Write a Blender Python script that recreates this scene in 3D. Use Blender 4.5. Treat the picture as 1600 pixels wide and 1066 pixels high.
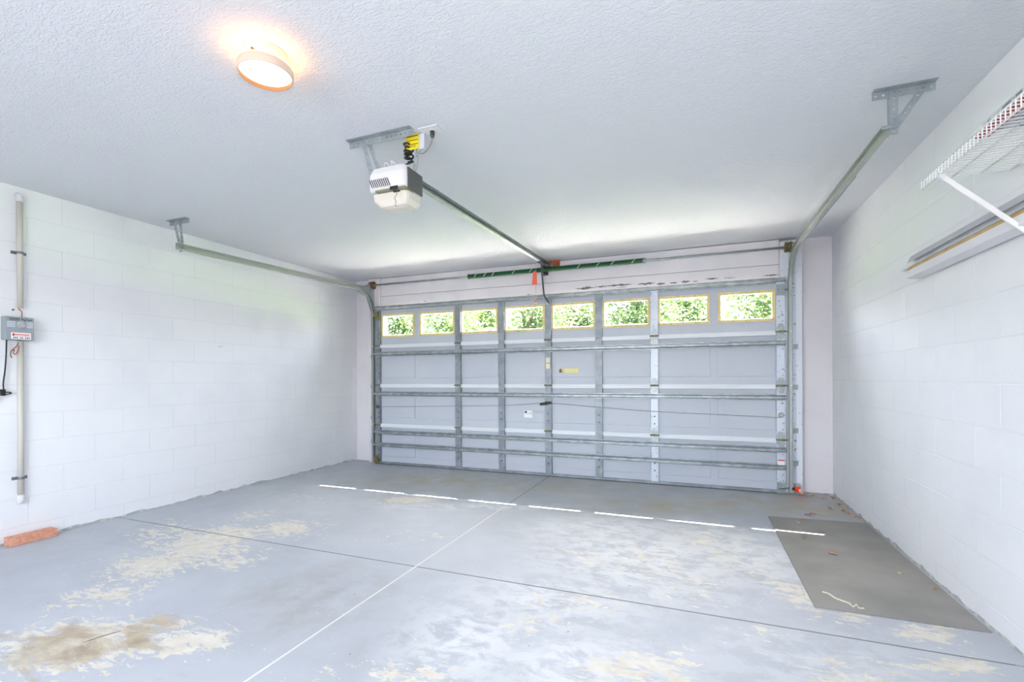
import bpy, bmesh, math, random
from mathutils import Vector, Matrix, Euler
random.seed(7)
for o in list(bpy.data.objects): bpy.data.objects.remove(o)
scene = bpy.context.scene
COL = scene.collection

# ------------------------------------------------------------------ camera
FPX, HOR, YAW, ROLL = 736.0, 591.3, 0.3723, 0.0045
CAM = Vector((1.6216, -5.2854, 1.1503))
cd = bpy.data.cameras.new('camera'); cd.sensor_width = 36.0
cd.lens = FPX / 1600 * 36; cd.shift_y = (HOR - 533) / 1600; cd.clip_start = 0.02
cam = bpy.data.objects.new('camera', cd); COL.objects.link(cam)
cam.matrix_world = Matrix.Translation(CAM) @ Matrix.Rotation(YAW, 4, 'Z') @ Matrix.Rotation(math.pi/2, 4, 'X') @ Matrix.Rotation(-ROLL, 4, 'Z')
scene.camera = cam

# ------------------------------------------------------------------ sky, sun, lights, exposure
SUN_DIR = Vector((0.15, -1.30, -1.73)).normalized()
w = bpy.data.worlds.new('sky'); scene.world = w; w.use_nodes = True
nt = w.node_tree; nt.nodes.clear()
sky = nt.nodes.new('ShaderNodeTexSky'); sky.sky_type = 'NISHITA'; sky.sun_disc = False
sky.sun_elevation = math.radians(53); sky.sun_rotation = math.radians(-7); sky.air_density = 1.0; sky.dust_density = 3.0
bg = nt.nodes.new('ShaderNodeBackground'); bg.inputs['Strength'].default_value = 2.2
wo = nt.nodes.new('ShaderNodeOutputWorld')
hsv = nt.nodes.new('ShaderNodeHueSaturation'); hsv.inputs['Saturation'].default_value = .55
nt.links.new(sky.outputs[0], hsv.inputs['Color']); nt.links.new(hsv.outputs[0], bg.inputs['Color']); nt.links.new(bg.outputs[0], wo.inputs['Surface'])

def light(name, typ, loc, energy, color=(1,1,1), **kw):
    l = bpy.data.lights.new(name, typ); l.energy = energy; l.color = color
    for k, v in kw.items(): setattr(l, k, v)
    o = bpy.data.objects.new(name, l); COL.objects.link(o); o.location = loc
    return o
sun = light('sun', 'SUN', (0, 6, 8), 170.0, (1, .95, .84), angle=0.008)
sun.rotation_euler = SUN_DIR.to_track_quat('-Z', 'Y').to_euler()
back = light('added_back_fill', 'AREA', (-0.3, -6.76, 1.55), 58.0, (1, .985, .97), shape='RECTANGLE', size=2.6, size_y=1.5)  # added fill light behind the camera, not a known source
back.rotation_euler = Vector((0, 1, 0)).to_track_quat('-Z', 'Z').to_euler()
flash = light('photographer_flash', 'POINT', (1.68, -5.30, 1.40), 36.0, (1, .99, .985), shadow_soft_size=0.04)
vs = scene.view_settings
vs.view_transform = 'Standard'; vs.look = 'None'; vs.gamma = 1.0; vs.exposure = 0.68; vs.use_curve_mapping = False

# ------------------------------------------------------------------ helpers
def lin(c):
    return tuple((x/255/12.92 if x/255 <= .04045 else ((x/255+.055)/1.055)**2.4) for x in c)
MATS = {}
def mat(name, rgb, rough=.6, metal=0.0, var=None, bump=None, emit=None, spec=None):
    if name in MATS: return MATS[name]
    m = bpy.data.materials.new(name); m.use_nodes = True; MATS[name] = m
    n = m.node_tree.nodes; L = m.node_tree.links; b = n['Principled BSDF']
    c = lin(rgb) + (1,)
    b.inputs['Base Color'].default_value = c
    b.inputs['Roughness'].default_value = rough; b.inputs['Metallic'].default_value = metal
    if spec is not None: b.inputs['Specular IOR Level'].default_value = spec
    geo = None
    if var or bump: geo = n.new('ShaderNodeNewGeometry')
    if var:   # (scale, other colour, lo, hi)
        t = n.new('ShaderNodeTexNoise'); t.inputs['Scale'].default_value = var[0]; t.inputs['Detail'].default_value = 6
        L.new(geo.outputs['Position'], t.inputs['Vector'])
        mr = n.new('ShaderNodeMapRange'); mr.inputs[1].default_value = var[2]; mr.inputs[2].default_value = var[3]
        mx = n.new('ShaderNodeMix'); mx.data_type = 'RGBA'
        mx.inputs[6].default_value = c; mx.inputs[7].default_value = lin(var[1]) + (1,)
        L.new(t.outputs['Fac'], mr.inputs[0]); L.new(mr.outputs[0], mx.inputs[0]); L.new(mx.outputs[2], b.inputs['Base Color'])
    if bump:  # (scale, strength, distance)
        t = n.new('ShaderNodeTexNoise'); t.inputs['Scale'].default_value = bump[0]; t.inputs['Detail'].default_value = 4
        L.new(geo.outputs['Position'], t.inputs['Vector'])
        bp = n.new('ShaderNodeBump'); bp.inputs['Strength'].default_value = bump[1]; bp.inputs['Distance'].default_value = bump[2]
        L.new(t.outputs['Fac'], bp.inputs['Height']); L.new(bp.outputs[0], b.inputs['Normal'])
    if emit:
        b.inputs['Emission Color'].default_value = lin(emit[0]) + (1,); b.inputs['Emission Strength'].default_value = emit[1]
    return m

def wloc(o):
    v = Vector((0, 0, 0))
    while o is not None: v = v + o.location; o = o.parent
    return v

class MB:
    def __init__(s): s.v = []; s.f = []
    def add(s, vs, fs):
        k = len(s.v); s.v += [Vector(p) for p in vs]; s.f += [tuple(i+k for i in f) for f in fs]; return s
    def box(s, x0, x1, y0, y1, z0, z1):
        return s.add([(x0,y0,z0),(x1,y0,z0),(x1,y1,z0),(x0,y1,z0),(x0,y0,z1),(x1,y0,z1),(x1,y1,z1),(x0,y1,z1)],
              [(0,3,2,1),(4,5,6,7),(0,1,5,4),(1,2,6,5),(2,3,7,6),(3,0,4,7)])
    def beam(s, a, b, wd, th, up=(0,0,1)):
        a = Vector(a); b = Vector(b); d = (b-a).normalized(); r = d.cross(Vector(up)).normalized(); u = r.cross(d)
        vs = []
        for p in (a, b):
            for i, j in ((-1,-1),(1,-1),(1,1),(-1,1)): vs.append(p + r*i*wd/2 + u*j*th/2)
        return s.add(vs, [(0,1,2,3),(7,6,5,4),(0,4,5,1),(1,5,6,2),(2,6,7,3),(3,7,4,0)])
    def tube(s, path, r, n=8):
        P = [Vector(p) for p in path]; k0 = len(s.v); prev = None; rings = []
        for i, p in enumerate(P):
            t = (P[min(i+1, len(P)-1)] - P[max(i-1, 0)]).normalized()
            if prev is None:
                a = Vector((0,0,1)) if abs(t.z) < .9 else Vector((1,0,0)); prev = t.cross(a).normalized()
            prev = (prev - t*prev.dot(t)).normalized(); q = t.cross(prev)
            rr = r[i] if isinstance(r, (list, tuple)) else r
            rings.append([p + (prev*math.cos(2*math.pi*j/n) + q*math.sin(2*math.pi*j/n))*rr for j in range(n)])
        vs = [v for g in rings for v in g]; fs = []
        for i in range(len(P)-1):
            for j in range(n): fs.append((i*n+j, i*n+(j+1)%n, (i+1)*n+(j+1)%n, (i+1)*n+j))
        fs.append(tuple(range(n-1,-1,-1))); fs.append(tuple((len(P)-1)*n+j for j in range(n)))
        return s.add(vs, fs)
    def lathe(s, o, ax, prof, n=32):
        o = Vector(o); ax = Vector(ax).normalized(); a = Vector((1,0,0)) if abs(ax.x) < .9 else Vector((0,1,0))
        u = ax.cross(a).normalized(); q = ax.cross(u); vs = []; fs = []
        for r, h in prof:
            for j in range(n):
                t = 2*math.pi*j/n; vs.append(o + ax*h + (u*math.cos(t)+q*math.sin(t))*r)
        for i in range(len(prof)-1):
            for j in range(n): fs.append((i*n+j, i*n+(j+1)%n, (i+1)*n+(j+1)%n, (i+1)*n+j))
        fs.append(tuple(range(n-1,-1,-1))); fs.append(tuple((len(prof)-1)*n+j for j in range(n)))
        return s.add(vs, fs)
    def prism(s, poly, o, u, v, ext):
        o, u, v, ext = Vector(o), Vector(u), Vector(v), Vector(ext); n = len(poly)
        vs = [o+u*a+v*b for a, b in poly] + [o+u*a+v*b+ext for a, b in poly]
        return s.add(vs, [tuple(range(n-1,-1,-1)), tuple(range(n,2*n))] + [(i,(i+1)%n,(i+1)%n+n,i+n) for i in range(n)])
    def sweep(s, prof, path, x0):      # prof (dx, normal offset) swept along (y, z) path
        P = [Vector((0,)+tuple(p)) for p in path]; n = len(prof); vs = []; fs = []
        for i, p in enumerate(P):
            t = (P[min(i+1,len(P)-1)] - P[max(i-1,0)]).normalized(); nr = Vector((0,-t.z,t.y))
            for a, b in prof: vs.append(p + Vector((x0+a,0,0)) + nr*b)
        for i in range(len(P)-1):
            for j in range(n): fs.append((i*n+j, i*n+(j+1)%n, (i+1)*n+(j+1)%n, (i+1)*n+j))
        fs.append(tuple(range(n-1,-1,-1))); fs.append(tuple((len(P)-1)*n+j for j in range(n)))
        return s.add(vs, fs)
    def perf(s, o, u, v, n_cells, pitch, width, r, th):   # strip with real round holes; u along, v across
        o, u, v = Vector(o), Vector(u).normalized(), Vector(v).normalized(); nn = u.cross(v)
        for c in range(n_cells):
            ce = o + u*pitch*(c+.5); vs = []; fs = []
            for side in (-1, 1):
                for j in range(8):
                    t = 2*math.pi*j/8; cx, sy = math.cos(t), math.sin(t); m = max(abs(cx), abs(sy))
                    vs.append(ce + u*cx/m*pitch/2 + v*sy/m*width/2 + nn*side*th/2)
                for j in range(8):
                    t = 2*math.pi*j/8; vs.append(ce + u*math.cos(t)*r + v*math.sin(t)*r + nn*side*th/2)
            for j in range(8):
                k = (j+1) % 8
                fs += [(j,8+j,8+k,k),(16+j,16+k,24+k,24+j),(8+j,24+j,24+k,8+k),(j,k,16+k,16+j)]
            s.add(vs, fs)
        return s
    def build(s, name, m, parent=None, smooth=False, bevel=0, kind=None, label=None):
        xs = [v.x for v in s.v]; ys = [v.y for v in s.v]; zs = [v.z for v in s.v]
        c = Vector(((min(xs)+max(xs))/2, (min(ys)+max(ys))/2, (min(zs)+max(zs))/2))
        me = bpy.data.meshes.new(name); me.from_pydata([v-c for v in s.v], [], s.f)
        bm = bmesh.new(); bm.from_mesh(me)
        bmesh.ops.recalc_face_normals(bm, faces=bm.faces)
        if bevel: bmesh.ops.bevel(bm, geom=[e for e in bm.edges if len(e.link_faces)==2 and e.calc_face_angle(0) > .6], offset=bevel, segments=2, affect='EDGES', profile=.6)
        bm.to_mesh(me); bm.free()
        if smooth:
            for p in me.polygons: p.use_smooth = True
        me.materials.append(m)
        o = bpy.data.objects.new(name, me); COL.objects.link(o)
        if parent: o.parent = parent; o.location = c - wloc(parent)
        else: o.location = c
        if kind: o['kind'] = kind
        if label: o['label'] = label
        return o
def inst(src, center, parent):       # another piece sharing src's mesh
    o = src.copy(); COL.objects.link(o); o.parent = parent; o.location = Vector(center) - (wloc(parent) if parent else Vector()); return o
def thing(name, label, cat, loc, group=None):
    o = bpy.data.objects.new(name, None); COL.objects.link(o); o.location = loc; o.empty_display_size = .1
    return tag(o, label, cat, group)
def tag(o, label, cat, group=None):
    o['label'] = label; o['category'] = cat
    if group: o['group'] = group
    return o
def spline(pts, k=6):
    P = [Vector(p) for p in pts]; P = [P[0]*2-P[1]] + P + [P[-1]*2-P[-2]]; out = []
    for i in range(1, len(P)-2):
        for j in range(k):
            t = j/k; a, b, c, d = P[i-1:i+3]
            out.append(.5*((2*b)+(c-a)*t+(2*a-5*b+4*c-d)*t*t+(3*b-a-3*c+d)*t**3))
    return out + [P[-2]]

# ------------------------------------------------------------------ materials
def wall_mat(name, rgb, dirt):
    m = mat(name, rgb, .55, 0, var=(1.6, dirt, .52, .8), bump=(55, .18, .003))
    n = m.node_tree.nodes; L = m.node_tree.links; b = n['Principled BSDF']
    src = b.inputs['Base Color'].links[0].from_socket; geo = [x for x in n if x.type == 'NEW_GEOMETRY'][0]
    # small dark chips and scuffs
    mp = n.new('ShaderNodeMapping'); mp.inputs['Scale'].default_value = (1, .55, 1.6); L.new(geo.outputs['Position'], mp.inputs[0])
    t = n.new('ShaderNodeTexNoise'); t.inputs['Scale'].default_value = 9; t.inputs['Detail'].default_value = 3; L.new(mp.outputs[0], t.inputs['Vector'])
    mr = n.new('ShaderNodeMapRange'); mr.inputs[1].default_value = .775; mr.inputs[2].default_value = .80
    L.new(t.outputs['Fac'], mr.inputs[0])
    mx = n.new('ShaderNodeMix'); mx.data_type = 'RGBA'; mx.inputs[7].default_value = lin((150,152,156)) + (1,)
    L.new(mr.outputs[0], mx.inputs[0]); L.new(src, mx.inputs[6]); L.new(mx.outputs[2], b.inputs['Base Color'])
    return m
M_WALL = wall_mat('painted_block', (236,237,240), (226,228,233))
M_MORTAR = mat('painted_mortar', (228,229,232), .7, bump=(90,.3,.003))
M_FRONT = mat('painted_stucco', (233,229,233), .6, var=(2.2,(224,220,226),.45,.75), bump=(30,.25,.004))
M_GALV = mat('galvanised_steel', (156,166,169), .42, .45, var=(14,(178,186,190),.4,.7))
M_GALVD = mat('galvanised_track', (172,180,178), .42, .6, var=(9,(182,186,178),.4,.7))
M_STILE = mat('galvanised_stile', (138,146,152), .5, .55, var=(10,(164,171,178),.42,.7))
M_STILE_GLARE = mat('pitted_glare_stile', (208,216,228), .45, .25, var=(38,(120,132,145),.60,.68))  # pitted steel whitened: flash glare put into the base colour
M_SKIN = mat('door_skin', (199,204,214), .5, 0, var=(1.2,(191,198,209),.4,.7))
M_LIP = mat('white_door_rail', (228,232,238), .4)
M_FRAME = mat('yellowed_window_frame', (232,216,160), .5, var=(16,(214,190,112),.5,.75))
M_BLACK = mat('black_plastic', (22,22,24), .45)
M_DARK = mat('dark_steel', (78,82,86), .4, .6)
M_BRASS = mat('oily_hinge_steel', (150,146,110), .45, .7, var=(40,(110,100,58),.45,.65))
M_RUST = mat('rusty_drum', (122,82,48), .7, .3, var=(45,(70,48,30),.45,.65))
M_OLIVE = mat('olive_drum', (118,108,66), .6, .35, var=(45,(76,70,46),.45,.65))
M_GREEN = mat('green_spring_paint', (14,84,44), .35, .1)
M_WHITE = mat('white_plastic', (228,228,231), .35)
M_CREAM = mat('cream_lens', (222,217,205), .4)
M_SMOKE = mat('dark_grey_panel', (88,90,86), .35)
M_WIRE = mat('white_vinyl_wire', (244,244,242), .4)
M_PVC = mat('grey_beige_conduit', (206,202,192), .5)
M_YELLOW = mat('yellow_label', (246,224,30), .5)
M_RED = mat('red_plastic', (222,60,38), .5)
M_ORANGE = mat('stained_wood_block', (182,98,50), .6, var=(30,(150,76,36),.4,.7))
M_TIMBER = mat('painted_timber', (233,229,232), .6, var=(3,(222,218,223),.45,.75))
M_PEEL = mat('weathered_bare_wood', (138,132,130), .8, var=(60,(96,92,92),.4,.65))
M_JAMB = mat('white_jamb_board', (230,235,244), .5, var=(26,(170,178,190),.66,.72))
M_CORD = mat('steel_cable', (120,124,128), .4, .7)

m = bpy.data.materials.new('window_glass'); m.use_nodes = True; n = m.node_tree.nodes; L = m.node_tree.links; n.remove(n['Principled BSDF'])
tr = n.new('ShaderNodeBsdfTransparent'); gl = n.new('ShaderNodeBsdfGlossy'); gl.inputs['Roughness'].default_value = .03
fr = n.new('ShaderNodeFresnel'); fr.inputs[0].default_value = 1.2; mx = n.new('ShaderNodeMixShader')
L.new(fr.outputs[0], mx.inputs[0]); L.new(tr.outputs[0], mx.inputs[1]); L.new(gl.outputs[0], mx.inputs[2]); L.new(mx.outputs[0], n['Material Output'].inputs[0])
M_GLASS = m

# ceiling: knock-down texture
m = mat('knockdown_ceiling', (222,224,230), .75); M_CEIL = m
n = m.node_tree.nodes; L = m.node_tree.links; b = n['Principled BSDF']
geo = n.new('ShaderNodeNewGeometry')
t1 = n.new('ShaderNodeTexNoise'); t1.inputs['Scale'].default_value = 46; t1.inputs['Detail'].default_value = 3; t1.inputs['Distortion'].default_value = 1.2
cmap = n.new('ShaderNodeMapping'); cmap.inputs['Rotation'].default_value = (0,0,.5); cmap.inputs['Scale'].default_value = (.7,1.5,1); L.new(geo.outputs['Position'], cmap.inputs[0]); L.new(cmap.outputs[0], t1.inputs['Vector'])
r1 = n.new('ShaderNodeMapRange'); r1.inputs[1].default_value = .42; r1.inputs[2].default_value = .6; L.new(t1.outputs['Fac'], r1.inputs[0])
bp = n.new('ShaderNodeBump'); bp.inputs['Strength'].default_value = .5; bp.inputs['Distance'].default_value = .004
L.new(r1.outputs[0], bp.inputs['Height']); L.new(bp.outputs[0], b.inputs['Normal'])

# floor: worn grey paint with bare patches
def floor_mat():
    m = bpy.data.materials.new('worn_painted_concrete'); m.use_nodes = True; n = m.node_tree.nodes; L = m.node_tree.links; b = n['Principled BSDF']
    geo = n.new('ShaderNodeNewGeometry'); P = geo.outputs['Position']
    def noise(sc, det=6, rough=.6, dist=0, stretch=None):
        src = P
        if stretch:
            mp = n.new('ShaderNodeMapping'); mp.inputs['Scale'].default_value = stretch; mp.inputs['Rotation'].default_value = (0,0,.35); L.new(P, mp.inputs[0]); src = mp.outputs[0]
        t = n.new('ShaderNodeTexNoise'); t.inputs['Scale'].default_value = sc; t.inputs['Detail'].default_value = det
        t.inputs['Roughness'].default_value = rough; t.inputs['Distortion'].default_value = dist; L.new(src, t.inputs['Vector']); return t.outputs['Fac']
    def math_(op, a, c, clamp=False):
        x = n.new('ShaderNodeMath'); x.operation = op; x.use_clamp = clamp
        for i, q in enumerate((a, c)):
            if isinstance(q, (int, float)): x.inputs[i].default_value = q
            else: L.new(q, x.inputs[i])
        return x.outputs[0]
    def mrange(a, lo, hi, o0=0, o1=1):
        x = n.new('ShaderNodeMapRange'); L.new(a, x.inputs[0]); x.inputs[1].default_value = lo; x.inputs[2].default_value = hi; x.inputs[3].default_value = o0; x.inputs[4].default_value = o1; return x.outputs[0]
    def blobs(lst):
        tot = None
        for cx, cy, rx, ry, wt in lst:
            mp = n.new('ShaderNodeMapping'); mp.vector_type = 'TEXTURE'; mp.inputs['Location'].default_value = (cx,cy,0)
            mp.inputs['Rotation'].default_value = (0,0,math.radians(21)); mp.inputs['Scale'].default_value = (rx,ry,1); L.new(P, mp.inputs[0])
            ln = n.new('ShaderNodeVectorMath'); ln.operation = 'LENGTH'; L.new(mp.outputs[0], ln.inputs[0])
            v = mrange(ln.outputs['Value'], .2, 1.5, wt, 0)
            tot = v if tot is None else math_('MAXIMUM', tot, v)
        return tot
    def mixc(f, a, c):
        x = n.new('ShaderNodeMix'); x.data_type = 'RGBA'; L.new(f, x.inputs[0])
        for i, q in ((6, a), (7, c)):
            if isinstance(q, tuple): x.inputs[i].default_value = lin(q) + (1,)
            else: L.new(q, x.inputs[i])
        return x.outputs[2]
    col = mixc(mrange(noise(1.1, 3), .35, .7), (184,189,196), (172,177,185))
    dirt = blobs([(-.249,-3.321,.4,.4,.9), (.3,-3.6,.3,.2,.4), (0.2,-3.0,.25,.25,.3)])
    col = mixc(math_('MULTIPLY', dirt, mrange(noise(3,6), .4, .65), True), col, (160,158,156))
    dust = blobs([(1.36,-.84,.9,.32,1),(-1.14,-.62,.9,.4,1),(1.96,-.5,.6,.3,1),(0,-.5,1.2,.4,.8),(2.5,-.4,.5,.6,1)])
    col = mixc(math_('MULTIPLY', dust, mrange(noise(4.2,8,.68), .36, .6), True), col, (172,166,146))
    # chalky white areas
    wh = blobs([(.918,-2.955,.45,.3,.9),(1.28,-2.17,.6,.6,1),(1.865,-1.83,.4,.6,.9),(1.17,-3.44,.4,.25,.9),(.68,-3.43,.3,.35,.9),(1.0,-1.7,.6,.35,.8),(-.2,-1.45,.7,.12,.9),(2.1,-3.1,.5,.3,.5)])
    wn = mrange(noise(6.5, 9, .7, .5, (1,1.6,1)), .42, .55)
    col = mixc(math_('MULTIPLY', wh, wn, True), col, (216,218,220))
    # bare cream concrete in ragged flakes
    cr = blobs([(-1.571,-2.962,.5,.5,1),(-1.518,-3.336,.5,.36,.85),(-1.311,-2.564,.4,.26,.9),(-1.885,-2.365,.25,.25,.85),(-.907,-1.488,.4,.17,1),(-1.31,-3.724,.34,.2,.85),(-.434,-3.879,.22,.14,1.1),(-1.064,-3.164,.2,.2,.8),
                (1.41,-3.35,.34,.18,.9),(2.128,-2.42,.2,.35,.85),(2.558,-2.656,.2,.12,.9),(2.317,-2.564,.15,.12,.8),(2.57,-2.9,.22,.08,.9),(.57,-3.71,.25,.12,.8),(1.25,-2.2,.6,.6,.62),(1.75,-1.9,.4,.6,.66),(1.0,-2.95,.4,.3,.6),(2.2,-3.1,.4,.25,.66),(.3,-3.9,.3,.2,.55),(-2.2,-3.0,.4,.4,.6),(-.3,-2.3,.4,.3,.42),(-1.9,-1.8,.5,.4,.5),(1.9,-2.9,.3,.15,.6),(1.6,-2.5,.3,.3,.55),(-.6,-2.5,.5,.2,.5),(.9,-3.2,.3,.2,.7),(-1.9,-3.1,.3,.3,.7),(-.9,-4.05,.45,.3,1.0)])
    cn = math_('ADD', math_('MULTIPLY', noise(14, 9, .74, .7, (.8,1.9,1)), .75), math_('MULTIPLY', noise(2.3, 4), .25))
    thr = mrange(cr, 0, 1, .66, .42)
    cm = mrange(math_('SUBTRACT', cn, thr), 0, .012)
    col = mixc(cm, col, mixc(mrange(noise(14, 5), .35, .65), (220,217,207), (206,199,183)))
    tan = blobs([(-.903,-4.084,.5,.24,1.1),(-.787,-3.9,.3,.16,1),(-.4,-4.3,.4,.25,.7)])
    tm = mrange(math_('SUBTRACT', noise(4.2, 8, .6, .3, (.8,1.8,1)), mrange(tan, 0, 1, .75, .36)), 0, .16)
    col = mixc(tm, col, mixc(mrange(noise(8, 6), .35, .65), (190,178,154), (160,146,124)))
    # fine flecks
    fl = mrange(noise(42, 3, .5, .2, (1,1.8,1)), .705, .72)
    col = mixc(fl, col, (226,226,224))
    sp = mrange(noise(31, 2, .5), .765, .775)
    col = mixc(sp, col, (96,94,92))
    L.new(col, b.inputs['Base Color'])
    L.new(mrange(noise(6, 5), .3, .7, .38, .6), b.inputs['Roughness'])
    bp = n.new('ShaderNodeBump'); bp.inputs['Strength'].default_value = .25; bp.inputs['Distance'].default_value = .003
    L.new(math_('SUBTRACT', noise(60, 4), math_('MULTIPLY', cm, .5)), bp.inputs['Height']); L.new(bp.outputs[0], b.inputs['Normal'])
    return m
M_FLOOR = floor_mat()

# ------------------------------------------------------------------ the room
XL, XR, ZC, YF, YB = -2.886, 2.872, 2.536, 0.17, -6.70
def struct(o): o['kind'] = 'structure'; return o
floor = struct(MB().box(XL-.2, XR+.2, YB-.2, .40, -.14, -.007).build('floor', mat('dark_joint_concrete', (92,92,90), .9)))  # dark concrete base showing in the slab joints
JX, JY, G = .018, -2.815, .003
for (x0, x1) in ((XL, JX-G), (JX+G, XR)):
    for (y0, y1) in ((YB, JY-.0045), (JY+.0045, .40)):
        MB().box(x0, x1, y0, y1, -.06, 0).build('concrete_slab', M_FLOOR, floor)
MB().box(JX-.0045, JX+.0045, -4.9, -1.25, -.02, .0006).build('joint_filler', mat('chalky_joint_filler', (226,224,216), .8), floor)
M_DJ = mat('dark_joint_sealant', (122,124,126), .9)
MB().box(JX-.004, JX+.004, -1.25, .16, -.02, .0004).build('joint_filler', M_DJ, floor)
for xa, xb in ((-2.745, JX-.006), (JX+.006, 2.80)): MB().box(xa, xb, JY-.0046, JY+.0046, -.02, .0004).build('joint_filler', M_DJ, floor)
MB().tube([(-.885,-4.05,.0004),(-.872,-4.01,.0004),(-.866,-3.985,.0004),(-.850,-3.955,.0004),(-.838,-3.928,.0004)], [.001,.0022,.0018,.002,.001], 5).build('hairline_crack', mat('dark_crack', (64,56,50), .9), floor)
# grey floor paint lapping raggedly up the block walls
for sx, X in ((1, XL), (-1, XR)):
    mb = MB(); y = -4.6; pts = []
    while y < .16:
        pts.append((y, .008 + random.random()**2*.022)); y += random.uniform(.02, .09)
    for (ya, za), (yb, zb) in zip(pts, pts[1:]):
        x0, x1 = sorted((X + sx*.0005, X + sx*.004))
        mb.add([(x0,ya,0),(x1,ya,0),(x1,yb,0),(x0,yb,0),(x0,ya,za),(x1,ya,za),(x1,yb,zb),(x0,yb,zb)], [(0,3,2,1),(4,5,6,7),(0,1,5,4),(1,2,6,5),(2,3,7,6),(3,0,4,7)])
    mb.build('paint_edge', mat('dull_grey_floor_paint', (176,181,180), .7, var=(20,(206,208,206),.5,.6)), floor)
ceiling = struct(MB().box(XL-.2, XR+.2, YB-.2, .37, ZC, ZC+.12).build('ceiling', M_CEIL))

def block_wall(name, X, sgn):
    wall = struct(MB().box(*(sorted((X + sgn*.0013, X + sgn*.2))), YB, YF+.2, -.1, ZC).build(name, M_MORTAR))
    BL, BH, J = .406, .203, .004
    protos = {}
    r = 0; z = .102 - BH
    while z < ZC:
        z0, z1 = max(z, 0) + (J/2 if z > 0 else 0), min(z + BH, ZC) - (J/2 if z+BH < ZC else 0)
        y = (-1.757 if r % 2 else -1.960) + BL*6
        while y > YB:
            y1, y0 = min(y, YF), max(y - BL, YB)
            if y1 - y0 > .03:
                a, b = y0 + J/2, y1 - J/2
                key = (round(b-a, 3), round(z1-z0, 3)); d = random.uniform(-.0004, .0005)
                cx = X + sgn*(.0125 + d)
                if key not in protos:
                    o = MB().box(cx-.0125, cx+.0125, a, b, z0, z1).build('concrete_block', M_WALL, wall, bevel=.003); protos[key] = o
                else: inst(protos[key], (cx, (a+b)/2, (z0+z1)/2), wall)
            y -= BL
        z += BH; r += 1
    return wall
block_wall('wall_left', XL, -1); block_wall('wall_right', XR, 1)
OPX, LIN = 2.44, 2.2065
mb = MB(); mb.box(XL, -OPX-.06, YF, .37, 0, ZC); mb.box(OPX+.06, XR, YF, .37, 0, ZC); mb.box(-OPX-.06, OPX+.06, YF, .37, LIN, ZC)
struct(mb.build('wall_front', M_FRONT))
mb = MB(); mb.box(XL, -1.5, YB-.15, YB, 0, ZC); mb.box(.9, XR, YB-.15, YB, 0, ZC); mb.box(-1.5, .9, YB-.15, YB, 0, .9); mb.box(-1.5, .9, YB-.15, YB, 2.2, ZC)
struct(mb.build('wall_back', M_FRONT))
mb = MB()
for a in (-1.5, -.74, .02, .84): mb.box(a, a+.06, YB-.08, YB-.02, .9, 2.2)
mb.box(-1.5, .9, YB-.08, YB-.02, .9, .96); mb.box(-1.5, .9, YB-.08, YB-.02, 2.14, 2.2)
win = struct(mb.build('added_back_window', M_WHITE))  # unseen window, added to hold the fill light
# jamb boards and header planks
struct(MB().box(-2.60, -2.405, .072, YF, 0, 2.53).build('trim_1', M_TIMBER, bevel=.004))
struct(MB().box(2.405, 2.598, .072, YF, 0, 2.50).build('trim_2', M_JAMB, bevel=.004))
hd = struct(MB().box(-2.405, 2.405, .10, YF, 2.10, 2.532).build('trim_3', M_TIMBER))
for x0, x1, z0, z1 in ((-2.40, 2.40, 2.105, 2.276), (-2.40, -.052, 2.280, 2.52), (-.046, 2.40, 2.280, 2.52)):
    MB().box(x0, x1, .078, .10, z0, z1).build('plank', M_TIMBER, hd, bevel=.003)
def flake(x, z, l, h):     # a ragged patch where the paint has peeled off the lower plank
    k = 14; poly = []
    for i in range(k):
        t = i/(k-1); poly.append((x-l/2+l*t, z + h*(math.sin(t*math.pi)*.5)*random.uniform(.25, 1.1)))
    for i in range(k-2, 0, -1):
        t = i/(k-1); poly.append((x-l/2+l*t, z - h*(math.sin(t*math.pi)*.5)*random.uniform(.25, 1.1)))
    MB().prism(poly, (0, .0768, 0), (1,0,0), (0,0,1), (0, .0016, 0)).build('peeled_patch', M_PEEL, hd)
for x, z, l, h in ((.44,2.185,.24,.035),(.62,2.19,.16,.02),(.82,2.19,.32,.03),(.86,2.165,.14,.01),(1.12,2.185,.2,.03),(1.27,2.17,.1,.035),(1.40,2.17,.09,.025),(1.52,2.175,.1,.03),(1.62,2.17,.06,.015),(1.78,2.185,.14,.02),(1.95,2.18,.12,.012),(2.33,2.175,.16,.018),(-.25,2.16,.07,.012),(-1.7,2.17,.05,.012)):
    flake(x, z, l, h)

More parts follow.
